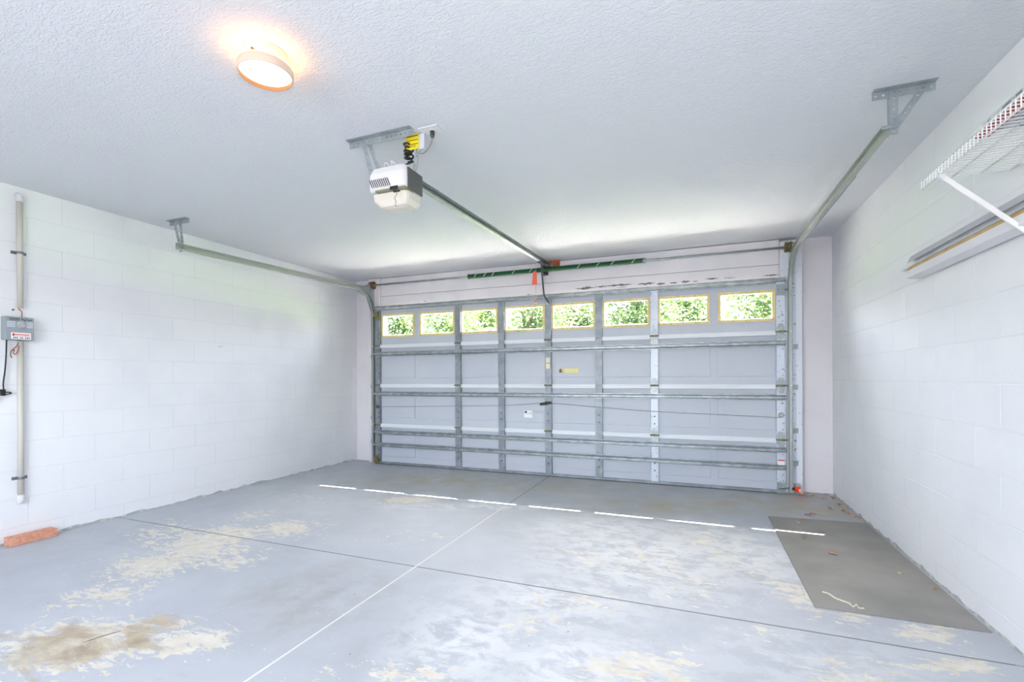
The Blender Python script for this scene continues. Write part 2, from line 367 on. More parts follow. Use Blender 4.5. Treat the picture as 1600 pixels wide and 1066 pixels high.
# ------------------------------------------------------------------ garage door
door = thing('garage_door', 'wide grey-blue sectional garage door with a row of eight small windows', 'garage door', (0, .03, 0))
HW = 2.435; SKI, SKO = .036, .066
WC = [-2.09 + .598*i for i in range(8)]
STX = [-1.175, -.58, .012, .605, 1.205]; JZ = [.533, 1.067, 1.6]
ZS = [(.03, .533), (.533, 1.067), (1.067, 1.6), (1.6, 2.134)]
hx, hz0, hz1 = .235, 1.738, 1.995
raised = None; stile_protos = {}
for k, (z0, z1) in enumerate(ZS):
    mb = MB()
    if k < 3: mb.box(-HW, HW, SKI, SKO, z0, z1)
    else:
        mb.box(-HW, HW, SKI, SKO, z0, hz0); mb.box(-HW, HW, SKI, SKO, hz1, z1); ed = -HW
        for c in WC: mb.box(ed, c-hx, SKI, SKO, hz0, hz1); ed = c + hx
        mb.box(ed, HW, SKI, SKO, hz0, hz1)
    sec = mb.build('door_section', M_SKIN, door)
    if k < 3:
        for c in WC:
            zc = (z0+z1)/2 - .01
            if raised is None:
                mbp = MB(); a, b = .262, .165
                mbp.prism([(-a,-b),(a,-b),(a,b),(-a,b)], (c,SKI+.004,zc), (1,0,0), (0,0,1), (0,-.012,0))
                raised = mbp.build('raised_panel', M_SKIN, sec, bevel=.005)
            else: inst(raised, (c, SKI-.002, zc), sec)
    # rails (bent lips) along the section edges, broken at the stiles
    xs = [-2.36] + [q for s_ in STX for q in (s_-.04, s_+.04)] + [2.36]
    for i in range(0, len(xs), 2):
        if k < 3: MB().box(xs[i], xs[i+1], .004, SKI, z1-.034, z1).build('section_rail', M_LIP, sec, bevel=.003)
        if k > 0: MB().box(xs[i], xs[i+1], .006, SKI, z0, z0+.012).build('section_rail', M_LIP, sec)
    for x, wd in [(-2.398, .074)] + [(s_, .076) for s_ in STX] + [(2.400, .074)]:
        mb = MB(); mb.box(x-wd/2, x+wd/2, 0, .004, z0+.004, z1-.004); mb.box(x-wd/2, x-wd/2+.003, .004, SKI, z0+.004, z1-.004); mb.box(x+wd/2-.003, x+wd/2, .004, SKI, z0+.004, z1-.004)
        mb.build('stile', M_STILE_GLARE if x > 1.1 else M_STILE, sec)  # shelf-side stiles use the copy with painted flash glare
        for bz in ((.12, .2) if abs(x) < 2 else (.1, .16, .36, .42)):
            if abs(x) > 2 or k in (0, 1): MB().lathe((x+.018*(abs(x)>2), 0, z0+bz), (0,-1,0), [(.008,0),(.008,.004),(.004,.006)], 8).build('bolt', M_DARK if x < 2 else M_GALV, sec)
# U-bar struts
M_STRUT = mat('galvanised_strut', (142,150,154), .42, .6, var=(14,(176,183,188),.4,.7))
STRUT = [(.0,-.030),(-.004,-.030),(-.004,-.020),(-.046,-.014),(-.050,-.010),(-.050,.010),(-.046,.014),(-.004,.020),(-.004,.030),(0,.030)]
for z, y in ((1.485, 0), (.95, 0), (.432, 0), (.262, 0), (2.106, .012)):
    MB().prism(STRUT, (-2.44, y, z), (0,1,0), (0,0,1), (4.88,0,0)).build('strut', M_STRUT, door)
MB().box(-HW, HW, .0, SKO, .008, .032).build('bottom_retainer', M_STILE, door)
MB().box(-HW, HW, .01, .06, 0, .010).build('bottom_seal', mat('brown_rubber', (66,52,48), .8), door)
# windows
for c in WC:
    a, b = .262, .156; zc = 1.8665; fr_ = MB()
    for x0, x1, q0, q1 in ((-a,a,-b,-b+.030),(-a,a,b-.030,b),(-a,-a+.030,-b+.030,b-.030),(a-.030,a,-b+.030,b-.030)):
        fr_.box(c+x0, c+x1, .024, SKI, zc+q0, zc+q1)
    fo = fr_.build('window_frame', M_FRAME, door, bevel=.004)
    MB().box(c-hx, c+hx, .048, .052, hz0, hz1).build('pane', M_GLASS, fo)
    mb = MB()
    for i in range(5):
        for zz in (zc-b+.015, zc+b-.015): mb.lathe((c-a+.02+(2*a-.04)*i/4, .024, zz), (0,-1,0), [(.004,0),(.003,.002)], 6)
    mb.build('screws', M_DARK, fo, kind='stuff')
# hinges
def hinge(x, z, m):
    h = MB(); h.prism([(-.028,.0),(.028,0),(.036,.03),(.02,.075),(-.02,.075),(-.036,.03)], (x,-.003,z+.004), (1,0,0), (0,0,1), (0,.003,0))
    h.prism([(-.028,.0),(.028,0),(.036,-.03),(.02,-.075),(-.02,-.075),(-.036,-.03)], (x,-.003,z-.004), (1,0,0), (0,0,1), (0,.003,0))
    h = h.build('hinge', M_GALV if m else M_STILE, door)
    MB().tube([(x-.046,-.010,z),(x+.046,-.010,z)], .009, 10).build('hinge_pin', M_BRASS, h, smooth=False)
for z in JZ:
    for x in (STX[0], STX[2], STX[4]): hinge(x, z, x > 1)
    for x, sg in ((-2.40, -1), (2.40, 1)):
        hinge(x, z, x > 0)
        ro = MB().tube([(x+sg*.03,-.012,z),(x+sg*.088,.02,z)], .006, 8).build('roller', M_GALV, door)
        MB().lathe((x+sg*.086,.028,z), (sg,0,0), [(.018,0),(.022,.003),(.022,.012),(.018,.015)], 16).build('roller_wheel', M_WHITE, ro)
for x, sg in ((-2.40,-1), (2.40,1)):
    for z in (.06, 2.01):
        t = MB(); t.box(x-.036, x+.036, -.006, 0, z-.055, z+.055); t.box(x-.03, x+.03, -.05, -.006, z-.004, z+.004); t.box(x-.03, x+.03, -.05, -.046, z-.03, z+.03)
        fx = t.build('end_fixture', M_BRASS if x < 0 else M_GALV, door)
        MB().tube([(x+sg*.0,-.02,z),(x+sg*.088,.024,z)], .006, 8).build('roller_stem', M_GALV, fx)
# lock cable, handle, stickers
MB().tube(spline([(-2.38,-.012,.775),(-.58,-.014,.822),(-.02,-.016,.858),(.605,-.014,.822),(1.2,-.014,.788),(2.39,-.012,.752)], 5), .0025, 6).build('lock_cable', M_CORD, door)
t = MB(); t.beam((-.075,-.042,.846),(.055,-.042,.868), .03, .03); t.lathe((-.008,0,.857), (0,-1,0), [(.022,0),(.02,.03)], 12)
t.build('lock_handle', M_BLACK, door, bevel=.004)
for x, z in ((2.40,.775),(-2.395,.775)):
    t = MB(); t.lathe((x,-.001,z), (0,-1,0), [(.024,0),(.026,.008),(.016,.016)], 12); t.box(x-.012, x+.035, -.014, -.004, z-.008, z+.008); t.build('lock_latch', M_GALV if x > 0 else M_DARK, door, bevel=.002)
lb = MB().box(.20, .37, SKI-.0115, SKI-.0095, 1.205, 1.262).build('warning_label', mat('faded_yellow_label', (232,222,160), .6), door)
MB().box(.135, .175, SKI-.0115, SKI-.0095, 1.215, 1.265).build('warning_symbol', mat('label_orange', (226,190,110), .6), lb)
MB().prism([(-.018,0),(.018,0),(0,.024)], (.155,SKI-.0125,1.236), (1,0,0), (0,0,1), (0,.001,0)).build('triangle_mark', M_BLACK, lb)
MB().box(.138, .172, SKI-.0125, SKI-.0115, 1.217, 1.231).build('bar_mark', M_BLACK, lb)
lb = MB().box(-.30, -.195, SKI-.0115, SKI-.0095, .68, .765).build('white_label', mat('paper_white', (242,243,245), .6), door)
MB().box(-.292, -.262, SKI-.0115, SKI-.0115, .735, .757).build('label_print', mat('print_blue', (70,84,120), .6), lb)
MB().box(-.255, -.205, SKI-.0115, SKI-.0115, .728, .734).build('label_print', mat('print_grey', (120,124,136), .6), lb)
for z in (1.36, 1.29): MB().box(-.016, .034, -.0015, 0, z-.03, z+.03).build('cream_label', mat('cream_label', (228,222,190), .6), door)
lb = MB().box(2.372, 2.43, -.0075, -.0045, .285, .345).build('red_and_white_label', mat('paper_white', (242,243,245), .6), door)
MB().box(2.372, 2.43, -.0085, -.0075, .326, .338).build('red_band', M_RED, lb)

# ------------------------------------------------------------------ tracks
CH = [(0,-.027),(.027,-.027),(.027,.027),(0,.027),(0,.019),(.003,.019),(.003,.024),(.024,.024),(.024,-.024),(.003,-.024),(.003,-.019),(0,-.019)]
def track(sg, label, yend, zb, zf):
    X = sg*2.474
    t = thing('door_track', label, 'door track', (sg*2.49, .03, 0), 'garage door tracks')
    prof = [(sg*a, b) for a, b in CH]; R = .33; yv = .034
    MB().sweep(prof, [(yv, .012), (yv, 1.0), (yv, zf-R)], X).build('vertical_track', M_GALVD, t)
    arc = [(yv - R + R*math.cos(a), zf - R + R*math.sin(a)) for a in [i*math.pi/2/14 for i in range(15)]]
    MB().sweep(prof, arc, X).build('curved_track', M_GALVD, t)
    MB().sweep(prof, [(yv-R, zf), (yend, zb)], X).build('horizontal_track', M_GALVD, t)
    # stiffening angle on the outside of the horizontal run
    y0 = -.28; y1 = -1.96 if sg > 0 else -.95; zz = lambda y: zf + (zb-zf)*(y-(yv-R))/(yend-(yv-R))
    a = MB(); xo = X + sg*.029
    for (xa, xb, da, db) in ((0, .003, -.030, .030), (0, .032, .027, .030)):
        xs = sorted((xo+sg*xa, xo+sg*xb))
        a.add([(xs[0],y0,zz(y0)+da),(xs[1],y0,zz(y0)+da),(xs[1],y0,zz(y0)+db),(xs[0],y0,zz(y0)+db),(xs[0],y1,zz(y1)+da),(xs[1],y1,zz(y1)+da),(xs[1],y1-.05,zz(y1)+db),(xs[0],y1-.05,zz(y1)+db)],
              [(0,1,2,3),(7,6,5,4),(0,4,5,1),(1,5,6,2),(2,6,7,3),(3,7,4,0)])
    a.build('stiffening_angle', M_GALV, t)
    # angle iron on the jamb and flag bracket at the top
    ai = MB(); ai.box(*sorted((sg*2.505, sg*2.508)), .010, .072, .02, 2.46); ai.box(*sorted((sg*2.508, sg*2.545)), .069, .072, .02, 2.46)
    ai.build('jamb_angle', M_STILE if sg < 0 else M_STILE_GLARE, t)
    fb = MB(); fb.prism([(.07,2.46),(.0,2.46),(-.13,2.40),(-.33,zf+.03),(-.33,zf-.03),(-.10,2.26),(.0,2.05),(.07,2.05)], (sg*2.5015,0,0), (0,1,0), (0,0,1), (sg*.003,0,0))
    fb.build('flag_bracket', M_GALV, t)
    for z in (.30, .62, 1.05, 1.45):
        b = MB(); b.box(*sorted((sg*2.501, sg*2.512)), .0, .07, z-.025, z+.025); b.box(*sorted((sg*2.512, sg*2.56)), .066, .072, z-.025, z+.025); b.lathe((sg*2.54,.066,z), (0,-1,0), [(.009,0),(.008,.006)], 8)
        b.build('jamb_bracket', M_GALV, t)
    # hanger: perforated angle screwed to the ceiling, drop strap and brace
    yh = -2.50 if sg > 0 else -2.53
    x0 = 2.427 if sg > 0 else -2.665
    nn = 8; pi = .031
    h = MB(); h.perf((x0, yh-.018, ZC-.003), (1,0,0), (0,1,0), nn, pi, .034, .006, .003); h.perf((x0, yh, ZC-.021), (1,0,0), (0,0,1), nn, pi, .036, .0065, .003)
    h.build('ceiling_angle', M_GALV, t)
    zt = zz(yh)
    s = MB(); xs_ = 2.515 if sg > 0 else -2.56
    ln = (ZC-.004) - (zt-.035); k = 8
    if sg > 0:
        s.perf((xs_, yh-.004, zt-.035), (0,0,1), (1,0,0), k, ln/k, .032, .006, .003)
        s.box(xs_-.018, xs_-.015, yh-.004, yh+.026, zt-.035, ZC-.004)
    else:
        s.perf((-2.512, yh-.004, zt-.035), Vector((-2.60+2.512,0,ln)), (1,0,.3), k, (ln**2+.088**2)**.5/k, .032, .006, .003)
    s.build('drop_strap', M_GALV, t)
    b = MB()
    if sg > 0:
        p0 = Vector((2.523, yh+.004, 2.355)); p1 = Vector((2.632, yh+.004, ZC-.012)); d = p1-p0
        b.perf(p0, d, Vector((d.z,0,-d.x)), 7, d.length/7, .032, .006, .003)
    else:
        p0 = Vector((-2.512, yh+.01, zt-.01)); p1 = Vector((-2.548, yh+.01, ZC-.005)); d = p1-p0
        b.perf(p0, d, Vector((d.z,0,-d.x)), 7, d.length/7, .03, .006, .003)
    b.build('brace_strap', M_GALV, t)
    MB().lathe((X+sg*.0, yh-.008, zt), (sg,0,0), [(.008,-.01),(.008,.05)], 8).build('bolt', M_GALV, t)
    return t
TRL = track(-1, 'galvanised door track hung along the wall with the conduit', -2.59, 2.290, 2.345)
TRR = track(1, 'galvanised door track hung along the wall with the wire shelf', -2.47, 2.352, 2.372)

# photo-eye on the track foot
s = thing('safety_sensor', 'small red photo-eye sensor on bracket at foot of door jamb', 'sensor', (2.545, .03, 0))
t = MB(); t.box(2.520, 2.575, .060, .066, .0, .10); t.box(2.520, 2.575, .0, .060, .085, .090); t.build('sensor_bracket', M_GALV, s)
t = MB().lathe((2.555,-.005,.058), (-1,0,0), [(.020,0),(.026,.01),(.026,.03),(.018,.042)], 16).build('sensor_body', M_RED, s, smooth=False)
MB().lathe((2.552,-.028,.052), (0,-1,0), [(.010,0),(.008,.008)], 12).build('sensor_lens', mat('lit_red_led', (255,90,60), .3, emit=((255,60,40), 4)), t)
MB().lathe((2.513,-.005,.058), (-1,0,0), [(.013,0),(.013,.02)], 12).build('sensor_eye', M_BLACK, t)

# ------------------------------------------------------------------ torsion spring shaft
TY, TZ = .028, 2.43
ts = thing('torsion_spring_assembly', 'green torsion springs on a long steel shaft above the garage door', 'torsion spring', (0, TY, TZ))
MB().tube([(-2.60,TY,TZ),(2.53,TY,TZ)], .0125, 12).build('shaft', M_GALV, ts, smooth=True)
def coil(x0, x1):
    n_ = int((x1-x0)/.0068); path = []
    for i in range(n_*10+1):
        a = 2*math.pi*i/10; path.append((x0+(x1-x0)*i/(n_*10), TY+.0235*math.cos(a), TZ+.0235*math.sin(a)))
    return MB().tube(path, .0034, 5)
for x0, x1, marks in ((-1.0, -.06, (-.93,-.80,-.69,-.42,-.2)), (-.01, 1.09, (.38,.60,.76,.99))):
    sp_ = coil(x0, x1).build('spring', M_GREEN, ts)
    for xm in marks:
        t = MB(); path = [(xm-.018+.006*i, TY-.0285*math.cos(-.7+.23*i), TZ+.0285*math.sin(-.7+.23*i)) for i in range(7)]
        t.tube(path, .004, 5); t.build('paint_mark', mat('white_paint_mark', (214,226,220), .6), sp_)
for x, wd in ((-1.02,.035), (1.10,.035), (-.035,.06)):
    MB().lathe((x-wd/2,TY,TZ), (1,0,0), [(.024,0),(.032,.004),(.032,.012),(.025,.018),(.025,wd)], 20).build('winding_cone', M_GREEN if x < 1 else M_STILE, ts)
t = MB(); t.box(-.043, -.037, TY-.03, .078, TZ-.05, TZ+.04); t.box(-.075, -.005, .072, .078, TZ-.06, TZ+.05); t.build('centre_bracket', M_DARK, ts)
for x, m_ in ((-2.50, M_RUST), (2.475, M_OLIVE)):
    prof = [(.03,-.032),(.05,-.030),(.052,-.022),(.046,-.018),(.046,.012),(.052,.016),(.054,.026),(.03,.030)]
    MB().lathe((x,TY,TZ), (1,0,0), prof, 24).build('cable_drum', m_, ts)
    q = x + (.036 if x > 0 else -.036)
    t = MB(); t.box(q-.003, q+.003, TY-.035, .074, TZ-.05, TZ+.04); t.lathe((q-.008,TY,TZ), (1,0,0), [(.03,0),(.03,.016)], 16); t.build('end_bearing', M_DARK, ts)
    MB().tube([(x+(.0 if x>0 else 0),TY-.046,TZ),(x-(.02 if x>0 else -.02),-.006,1.2),(x-(.03 if x>0 else -.03),-.010,.09)], .002, 5).build('lift_cable', M_CORD, ts)

# ------------------------------------------------------------------ opener
op = thing('garage_door_opener', 'white garage door opener hung from the ceiling with long rail to the door', 'door opener', (.02, -3.01, 2.12))
x0, x1, y0, y1 = -.10, .145, -3.105, -2.915
def ring(z, a, b, c, d, r=.03):
    pts = []
    for cx, cy, st in ((b-r, d-r, 0), (a+r, d-r, 90), (a+r, c+r, 180), (b-r, c+r, 270)):
        for i in range(5):
            t = math.radians(st + 22.5*i); pts.append((cx+r*math.cos(t), cy+r*math.sin(t), z))
    return pts
def loft(rings):
    mb = MB(); n_ = len(rings[0]); vs = [p for r in rings for p in r]; fs = []
    for i in range(len(rings)-1):
        for j in range(n_): fs.append((i*n_+j, i*n_+(j+1)%n_, (i+1)*n_+(j+1)%n_, (i+1)*n_+j))
    fs += [tuple(range(n_-1,-1,-1)), tuple((len(rings)-1)*n_+j for j in range(n_))]
    return mb.add(vs, fs)
hs = loft([ring(2.205, x0+.006, x1-.002, y0+.012, y1, .03), ring(2.215, x0, x1, y0, y1), ring(2.30, x0, x1, y0+.004, y1), ring(2.335, x0+.012, x1-.008, y0+.018, y1-.01), ring(2.347, x0+.04, x1-.03, y0+.05, y1-.03)]).build('housing', M_WHITE, op, smooth=False)
for i in range(10):
    xx = x0 + .03 + i*.013
    MB().beam((xx+.006, y0-.0008, 2.220), (xx-.016, y0-.0002, 2.266), .0045, .003, (0,-1,0)).build('vent_slot', M_DARK, hs)
MB().box(x1-.001, x1+.004, y0+.03, y1-.012, 2.205, 2.322).build('side_panel', M_SMOKE, op, bevel=.002)
cp = MB().box(x0+.05, x1+.001, y0+.004, y0+.09, 2.196, 2.206).build('control_panel', mat('olive_panel', (128,128,104), .5), op)
MB().lathe((.075, y0+.03, 2.196), (0,0,-1), [(.022,0),(.02,.006)], 14).build('learn_button', M_BLACK, cp)
MB().box(.05, .10, y0+.001, y0+.006, 2.196, 2.214).build('terminal_strip', M_BLACK, cp)
loft([ring(2.118, x0+.08, x1-.05, y0+.075, y1-.05, .02), ring(2.128, x0+.04, x1-.02, y0+.05, y1-.02, .03), ring(2.158, x0+.008, x1-.004, y0+.034, y1-.004), ring(2.198, x0+.002, x1-.002, y0+.030, y1)]).build('light_lens', M_CREAM, op, smooth=False)
MB().tube(spline([(.085,y0+.02,2.20),(.095,y0+.0,2.165),(.090,y0-.01,2.14),(.105,y0-.02,2.115),(.100,y0-.02,2.095),(.112,y0-.02,2.090)]), .0016, 5).build('antenna_wire', M_SMOKE, op)
MB().tube(spline([(-.02,y0+.05,2.35),(0,y0+.03,2.365),(.02,y0+.06,2.35),(.04,y0+.03,2.368),(.06,y0+.06,2.35)]), .004, 6).build('wire_bundle', M_WHITE, op)
# hanging hardware
t = MB(); t.perf((-.262,-3.075,ZC-.003), (1,0,0), (0,1,0), 14, .0307, .034, .0065, .003); t.perf((-.262,-3.058,ZC-.021), (1,0,0), (0,0,1), 14, .0307, .036, .0065, .003)
t.build('ceiling_angle', M_GALV, op)
for xa, xb, yy in ((-.165,-.098,-3.062), (.175,.13,-2.99)):
    t = MB(); d = Vector((xb-xa, 0, 2.30-(ZC-.01))); t.perf((xa,yy,ZC-.01), d, Vector((-d.z,0,d.x)), 7, d.length/7, .026, .0055, .003); t.build('hanger_strap', M_GALV, op)
t = MB(); t.perf((-.145,-3.03,ZC-.01), Vector((.05,.05,-.2)), (.97,0,.24), 7, .03, .022, .005, .003)
t.build('hanger_strap', M_GALV, op)
# rail, chain, trolley, arm
A, B = Vector((.02,-2.95,2.352)), Vector((.015,.05,2.478))
rl = MB(); rl.beam(A, B, .022, .036); rl.beam(A+Vector((0,0,.019)), B+Vector((0,0,.019)), .052, .004); rl.beam(A-Vector((0,0,.019)), B-Vector((0,0,.019)), .036, .004)
rl = rl.build('rail', M_GALV, op)
for dx in (-.017, .017): MB().beam(A+Vector((dx,.02,0)), B+Vector((dx,-.1,0)), .006, .010).build('drive_chain', M_DARK, rl)
MB().beam((.02,-.33,2.442), (.018,-.14,2.450), .05, .03).build('trolley', M_DARK, op, bevel=.004)
MB().tube(spline([(-.012,-.16,2.445),(-.012,-.13,2.30),(-.008,-.09,2.13),(-.002,-.07,2.09),(.018,-.04,2.045),(.03,-.012,2.025)]), .010, 8).build('door_arm', M_DARK, op)
MB().box(-.004, .032, -.03, .003, 2.0, 2.05).build('arm_bracket', M_GALV, op)
cw = MB().tube([(-.06,-.22,2.44),(-.064,-.215,2.2),(-.062,-.215,2.02)], .002, 5).build('release_cord', mat('pink_cord', (226,170,160), .7), op)
MB().prism([(-.018,.075),(.022,.075),(.026,-.075),(-.034,-.075)], (-.075,-.222,2.285), (1,0,0), (0,0,1), (0,.004,0)).build('red_tag', mat('orange_red_tag', (236,92,60), .5), cw)
MB().lathe((-.062,-.215,2.005), (0,0,1), [(.008,0),(.012,.008),(.006,.022)], 10).build('cord_knob', M_RED, cw)
t = MB(); t.box(-.02, .06, .046, .052, 2.455, 2.50); t.box(-.004, -.001, .0, .05, 2.46, 2.50); t.box(.034, .037, .0, .05, 2.46, 2.50); t.build('header_bracket', M_GALV, op)
tag(MB().box(-.075, .14, .052, .078, 2.437, 2.534).build('header_block', M_ORANGE, bevel=.003), 'stained wooden mounting block above the green springs', 'wood block')

# outlet on the ceiling with plug and cord
ob = thing('ceiling_outlet', 'square white outlet plate on ceiling beside the opener bracket', 'outlet', (.25, -3.005, ZC))
MB().box(.194, .316, -3.048, -2.966, ZC-.006, ZC).build('cover_plate', M_WHITE, ob, bevel=.002)
MB().lathe((.262,-3.005,ZC-.006), (0,0,-1), [(.02,0),(.019,.004)], 16).build('receptacle', M_CREAM, ob)
pc = thing('power_cord', 'grey power cord plugged into ceiling outlet', 'cord', (.262, -3.005, ZC-.03))
MB().lathe((.262,-3.005,ZC-.010), (0,0,-1), [(.013,0),(.013,.025),(.006,.04)], 10).build('plug', M_DARK, pc)
MB().tube(spline([(.262,-3.005,ZC-.045),(.258,-3.01,ZC-.075),(.235,-3.01,ZC-.105),(.20,-3.0,ZC-.118),(.165,-2.995,ZC-.11)]), .0045, 8).build('cord', mat('grey_cord', (140,140,138), .5), pc)
yt = thing('warning_tag', 'bright yellow folded warning tag hanging by the ceiling outlet', 'tag', (.13, -3.0, ZC-.05))
MB().box(.092, .172, -3.006, -3.003, ZC-.088, ZC-.004).build('tag_sheet', M_YELLOW, yt)
for z in (.012, .036, .058): MB().box(.094, .17, -3.0075, -3.006, ZC-z-.003, ZC-z).build('printed_line', M_BLACK, yt)
for z in (.066, .074): MB().box(.10, .155, -3.0075, -3.006, ZC-z-.002, ZC-z).build('printed_line', mat('print_brown', (150,120,30), .6), yt)
MB().box(.165, .205, -3.0, -2.98, ZC-.09, ZC-.006).build('tag_fold', mat('pale_tag_back', (216,220,226), .6), yt)
cc = thing('coiled_cord', 'black coiled power cord bundle above the opener', 'cord', (.095, -2.99, ZC-.15))
path = []
for i in range(90):
    a = i*.38; q = .022+.005*math.sin(i*.21); path.append((.096+q*math.cos(a), -2.99+q*math.sin(a), ZC-.035-.105*i/90))
MB().tube(path, .0055, 6).build('coil', M_BLACK, cc)
MB().tube(spline([(.12,-2.99,ZC-.145),(.13,-3.0,ZC-.155),(.09,-3.01,ZC-.168),(.03,-3.02,ZC-.185)]), .005, 6).build('tail', M_BLACK, cc)

# ------------------------------------------------------------------ ceiling lamp
LX, LY = -.075, -3.80
lp = thing('ceiling_lamp', 'round glowing glass ceiling lamp in a shallow white fitting', 'lamp', (LX, LY, ZC))
MB().lathe((LX,LY,ZC), (0,0,-1), [(.084,0),(.086,.006),(.086,.026),(.080,.030),(.080,.050)], 40).build('lamp_base', mat('white_lamp_base', (226,212,204), .4), lp, smooth=False)
MB().lathe((LX,LY,ZC), (0,0,-1), [(.082,.049),(.084,.046),(.106,.058),(.106,.061)], 40).build('glass_shoulder', mat('lit_glass_shoulder', (255,226,190), .3, emit=((255,176,96), 9)), lp, smooth=True)
rl_ = MB(); rl_.lathe((LX,LY,ZC), (0,0,-1), [(.1036,.079),(.100,.0605),(.1065,.061),(.108,.066),(.108,.094),(.1065,.098),(.1036,.098)], 40); rl_.f = rl_.f[:-2]
rl_.build('lamp_rim', mat('pale_lamp_rim', (226,204,184), .4), lp, smooth=True)
rl_ = MB(); rl_.lathe((LX,LY,ZC), (0,0,-1), [(.1034,.079),(.1034,.0978),(.1026,.0978),(.1026,.079)], 40); rl_.f = rl_.f[:-2]
rl_.build('rim_lining', mat('dim_glass_brown', (132,88,50), .7), lp)  # brown stands in for dim light through the rim's glass
MB().lathe((LX,LY,ZC), (0,0,-1), [(.1024,.074),(.1024,.080),(.08,.084),(.04,.086),(.002,.0865)], 40).build('lamp_glass', mat('lit_opal_glass', (255,246,230), .3, emit=((255,236,205), 3.2)), lp, smooth=True)
MB().lathe((LX+.02,LY-.082,ZC-.038), (0,-1,0), [(.005,-.012),(.005,.004),(.003,.006)], 8).build('set_screw', M_DARK, lp)

# ------------------------------------------------------------------ wire shelf on the right wall
SX, SY0, SY1, SZ = 2.562, -4.51, -2.672, 2.024
sh = thing('wire_shelf', 'white ventilated wire shelf fixed high on the block wall', 'shelf', (XR, -3.6, SZ))
for x, z in ((SX, SZ-.003), (SX, SZ-.043), (SX+.105, SZ-.004), (SX+.20, SZ-.004), (XR-.012, SZ-.004)):
    MB().tube([(x,SY0,z),(x,SY1,z)], .0034, 8).build('long_rod', M_WIRE, sh, smooth=True)
pr_ = None; y = SY1
while y > SY0:
    if pr_ is None:
        pr_ = MB().tube([(XR-.004,y,SZ),(SX+.008,y,SZ),(SX+.001,y,SZ-.002),(SX-.003,y,SZ-.010),(SX-.003,y,SZ-.045)], .0021, 6).build('cross_wire', M_WIRE, sh); pc_ = wloc(pr_)
    else: inst(pr_, (pc_.x, y, pc_.z), sh)
    y -= .0265
for yb in (-2.84, -3.45, -4.3):
    st = MB().beam((SX+.004,yb,SZ-.052), (XR-.002,yb,SZ-.352), .018, .009, (0,1,0)).build('support_strut', M_WIRE, sh, bevel=.002)
    MB().box(SX-.007, SX+.010, yb-.010, yb+.010, SZ-.062, SZ-.034).build('strut_clip', M_WHITE, st)
for yb in (-2.76, -3.3, -3.9):
    MB().box(XR-.022, XR, yb-.012, yb+.012, SZ-.018, SZ+.01).build('wall_clip', M_WHITE, sh)
cb = thing('flat_carton', 'flat red and grey carton lying on the wire shelf', 'box', (2.70, -3.3, SZ))
MB().box(2.585, 2.80, -3.62, -3.09, SZ+.003, SZ+.035).build('carton_body', mat('grey_print_carton', (206,208,212), .6, var=(30,(120,124,132),.5,.56)), cb, bevel=.002)
MB().box(2.580, 2.625, -3.62, -3.04, SZ+.0022, SZ+.006).build('red_edge', mat('dark_red_print', (172,72,76), .6), cb, bevel=.002)
# spare trim pieces lying in the crook between struts and wall
def strip(name, poly, y0, y1, m_, label, cat):
    o = MB().prism(poly, (0,y0,0), (1,0,0), (0,0,1), (0,y1-y0,0)).build(name, m_); return tag(o, label, cat)
strip('vinyl_trim', [(2.800,1.738),(2.858,1.728),(2.8585,1.731),(2.804,1.741),(2.806,1.782),(2.803,1.782)], -4.4, -1.80, M_WHITE, 'white vinyl trim length, lowest of the strips under the wire shelf', 'trim strip')
strip('wood_strip', [(2.812,1.786),(2.866,1.778),(2.867,1.792),(2.813,1.802)], -4.4, -1.765, mat('raw_wood_strip', (206,176,120), .6, var=(12,(186,150,92),.4,.7)), 'thin raw wood strip lying on the white trim under the shelf', 'wood strip')
strip('metal_flashing', [(2.818,1.808),(2.868,1.806),(2.8685,1.842),(2.8665,1.842),(2.866,1.8085),(2.818,1.811)], -4.4, -1.65, mat('pale_flashing', (226,231,238), .35, .2), 'pale bent metal flashing strip between wood strip and grey strip', 'flashing')
strip('drip_edge', [(2.838,1.850),(2.841,1.850),(2.858,1.888),(2.855,1.888)], -4.4, -1.69, mat('grey_metal_strip', (196,198,203), .5, .1), 'grey metal drip edge strip, topmost of the strips under the shelf', 'flashing')

# ------------------------------------------------------------------ left wall: conduits and irrigation timer
CY = -3.431; CX = XL + .020
def conduit(za, zb, top, label, zs):
    c = thing('conduit_pipe', label, 'pipe', (XL, CY, min(za, zb)))
    path = [(CX,CY,za),(CX,CY,zb)]
    MB().tube(path, .0165, 14).build('pipe', M_PVC, c, smooth=True)
    z, s_ = (zb, 1) if top else (za, -1)
    MB().tube([(CX,CY,z-s_*.03),(CX,CY,z),(CX-.003,CY,z+s_*.010),(CX-.009,CY,z+s_*.016),(XL-.002,CY,z+s_*.018)], .0195, 14).build('elbow', M_WHITE, c, smooth=True)
    t = MB(); t.box(XL, XL+.003, CY-.042, CY+.042, zs-.011, zs+.011)
    arc = [(CX+.020*math.sin(a), CY-.020*math.cos(a)) for a in [i*math.pi/8 for i in range(9)]]
    for (xa, ya), (xb, yb) in zip(arc, arc[1:]): t.add([(xa,ya,zs-.009),(xb,yb,zs-.009),(xb,yb,zs+.009),(xa,ya,zs+.009)], [(0,1,2,3)])
    t.build('pipe_strap', mat('grey_pipe_strap', (128,134,140), .4, .6), c)
    return c
conduit(1.668, 2.455, True, 'upper grey conduit pipe running from ceiling down to the sprinkler timer', 2.06)
conduit(.305, 1.43, False, 'lower grey conduit pipe running from sprinkler timer to the floor', .455)
tm_ = thing('sprinkler_timer', 'grey wall-mounted sprinkler timer box with round dial', 'timer', (XL, -3.45, 1.43))
bx = MB().box(XL, XL+.062, -3.527, -3.372, 1.435, 1.60).build('timer_case', mat('timer_grey', (150,158,166), .5), tm_, bevel=.008)
F = XL + .0625
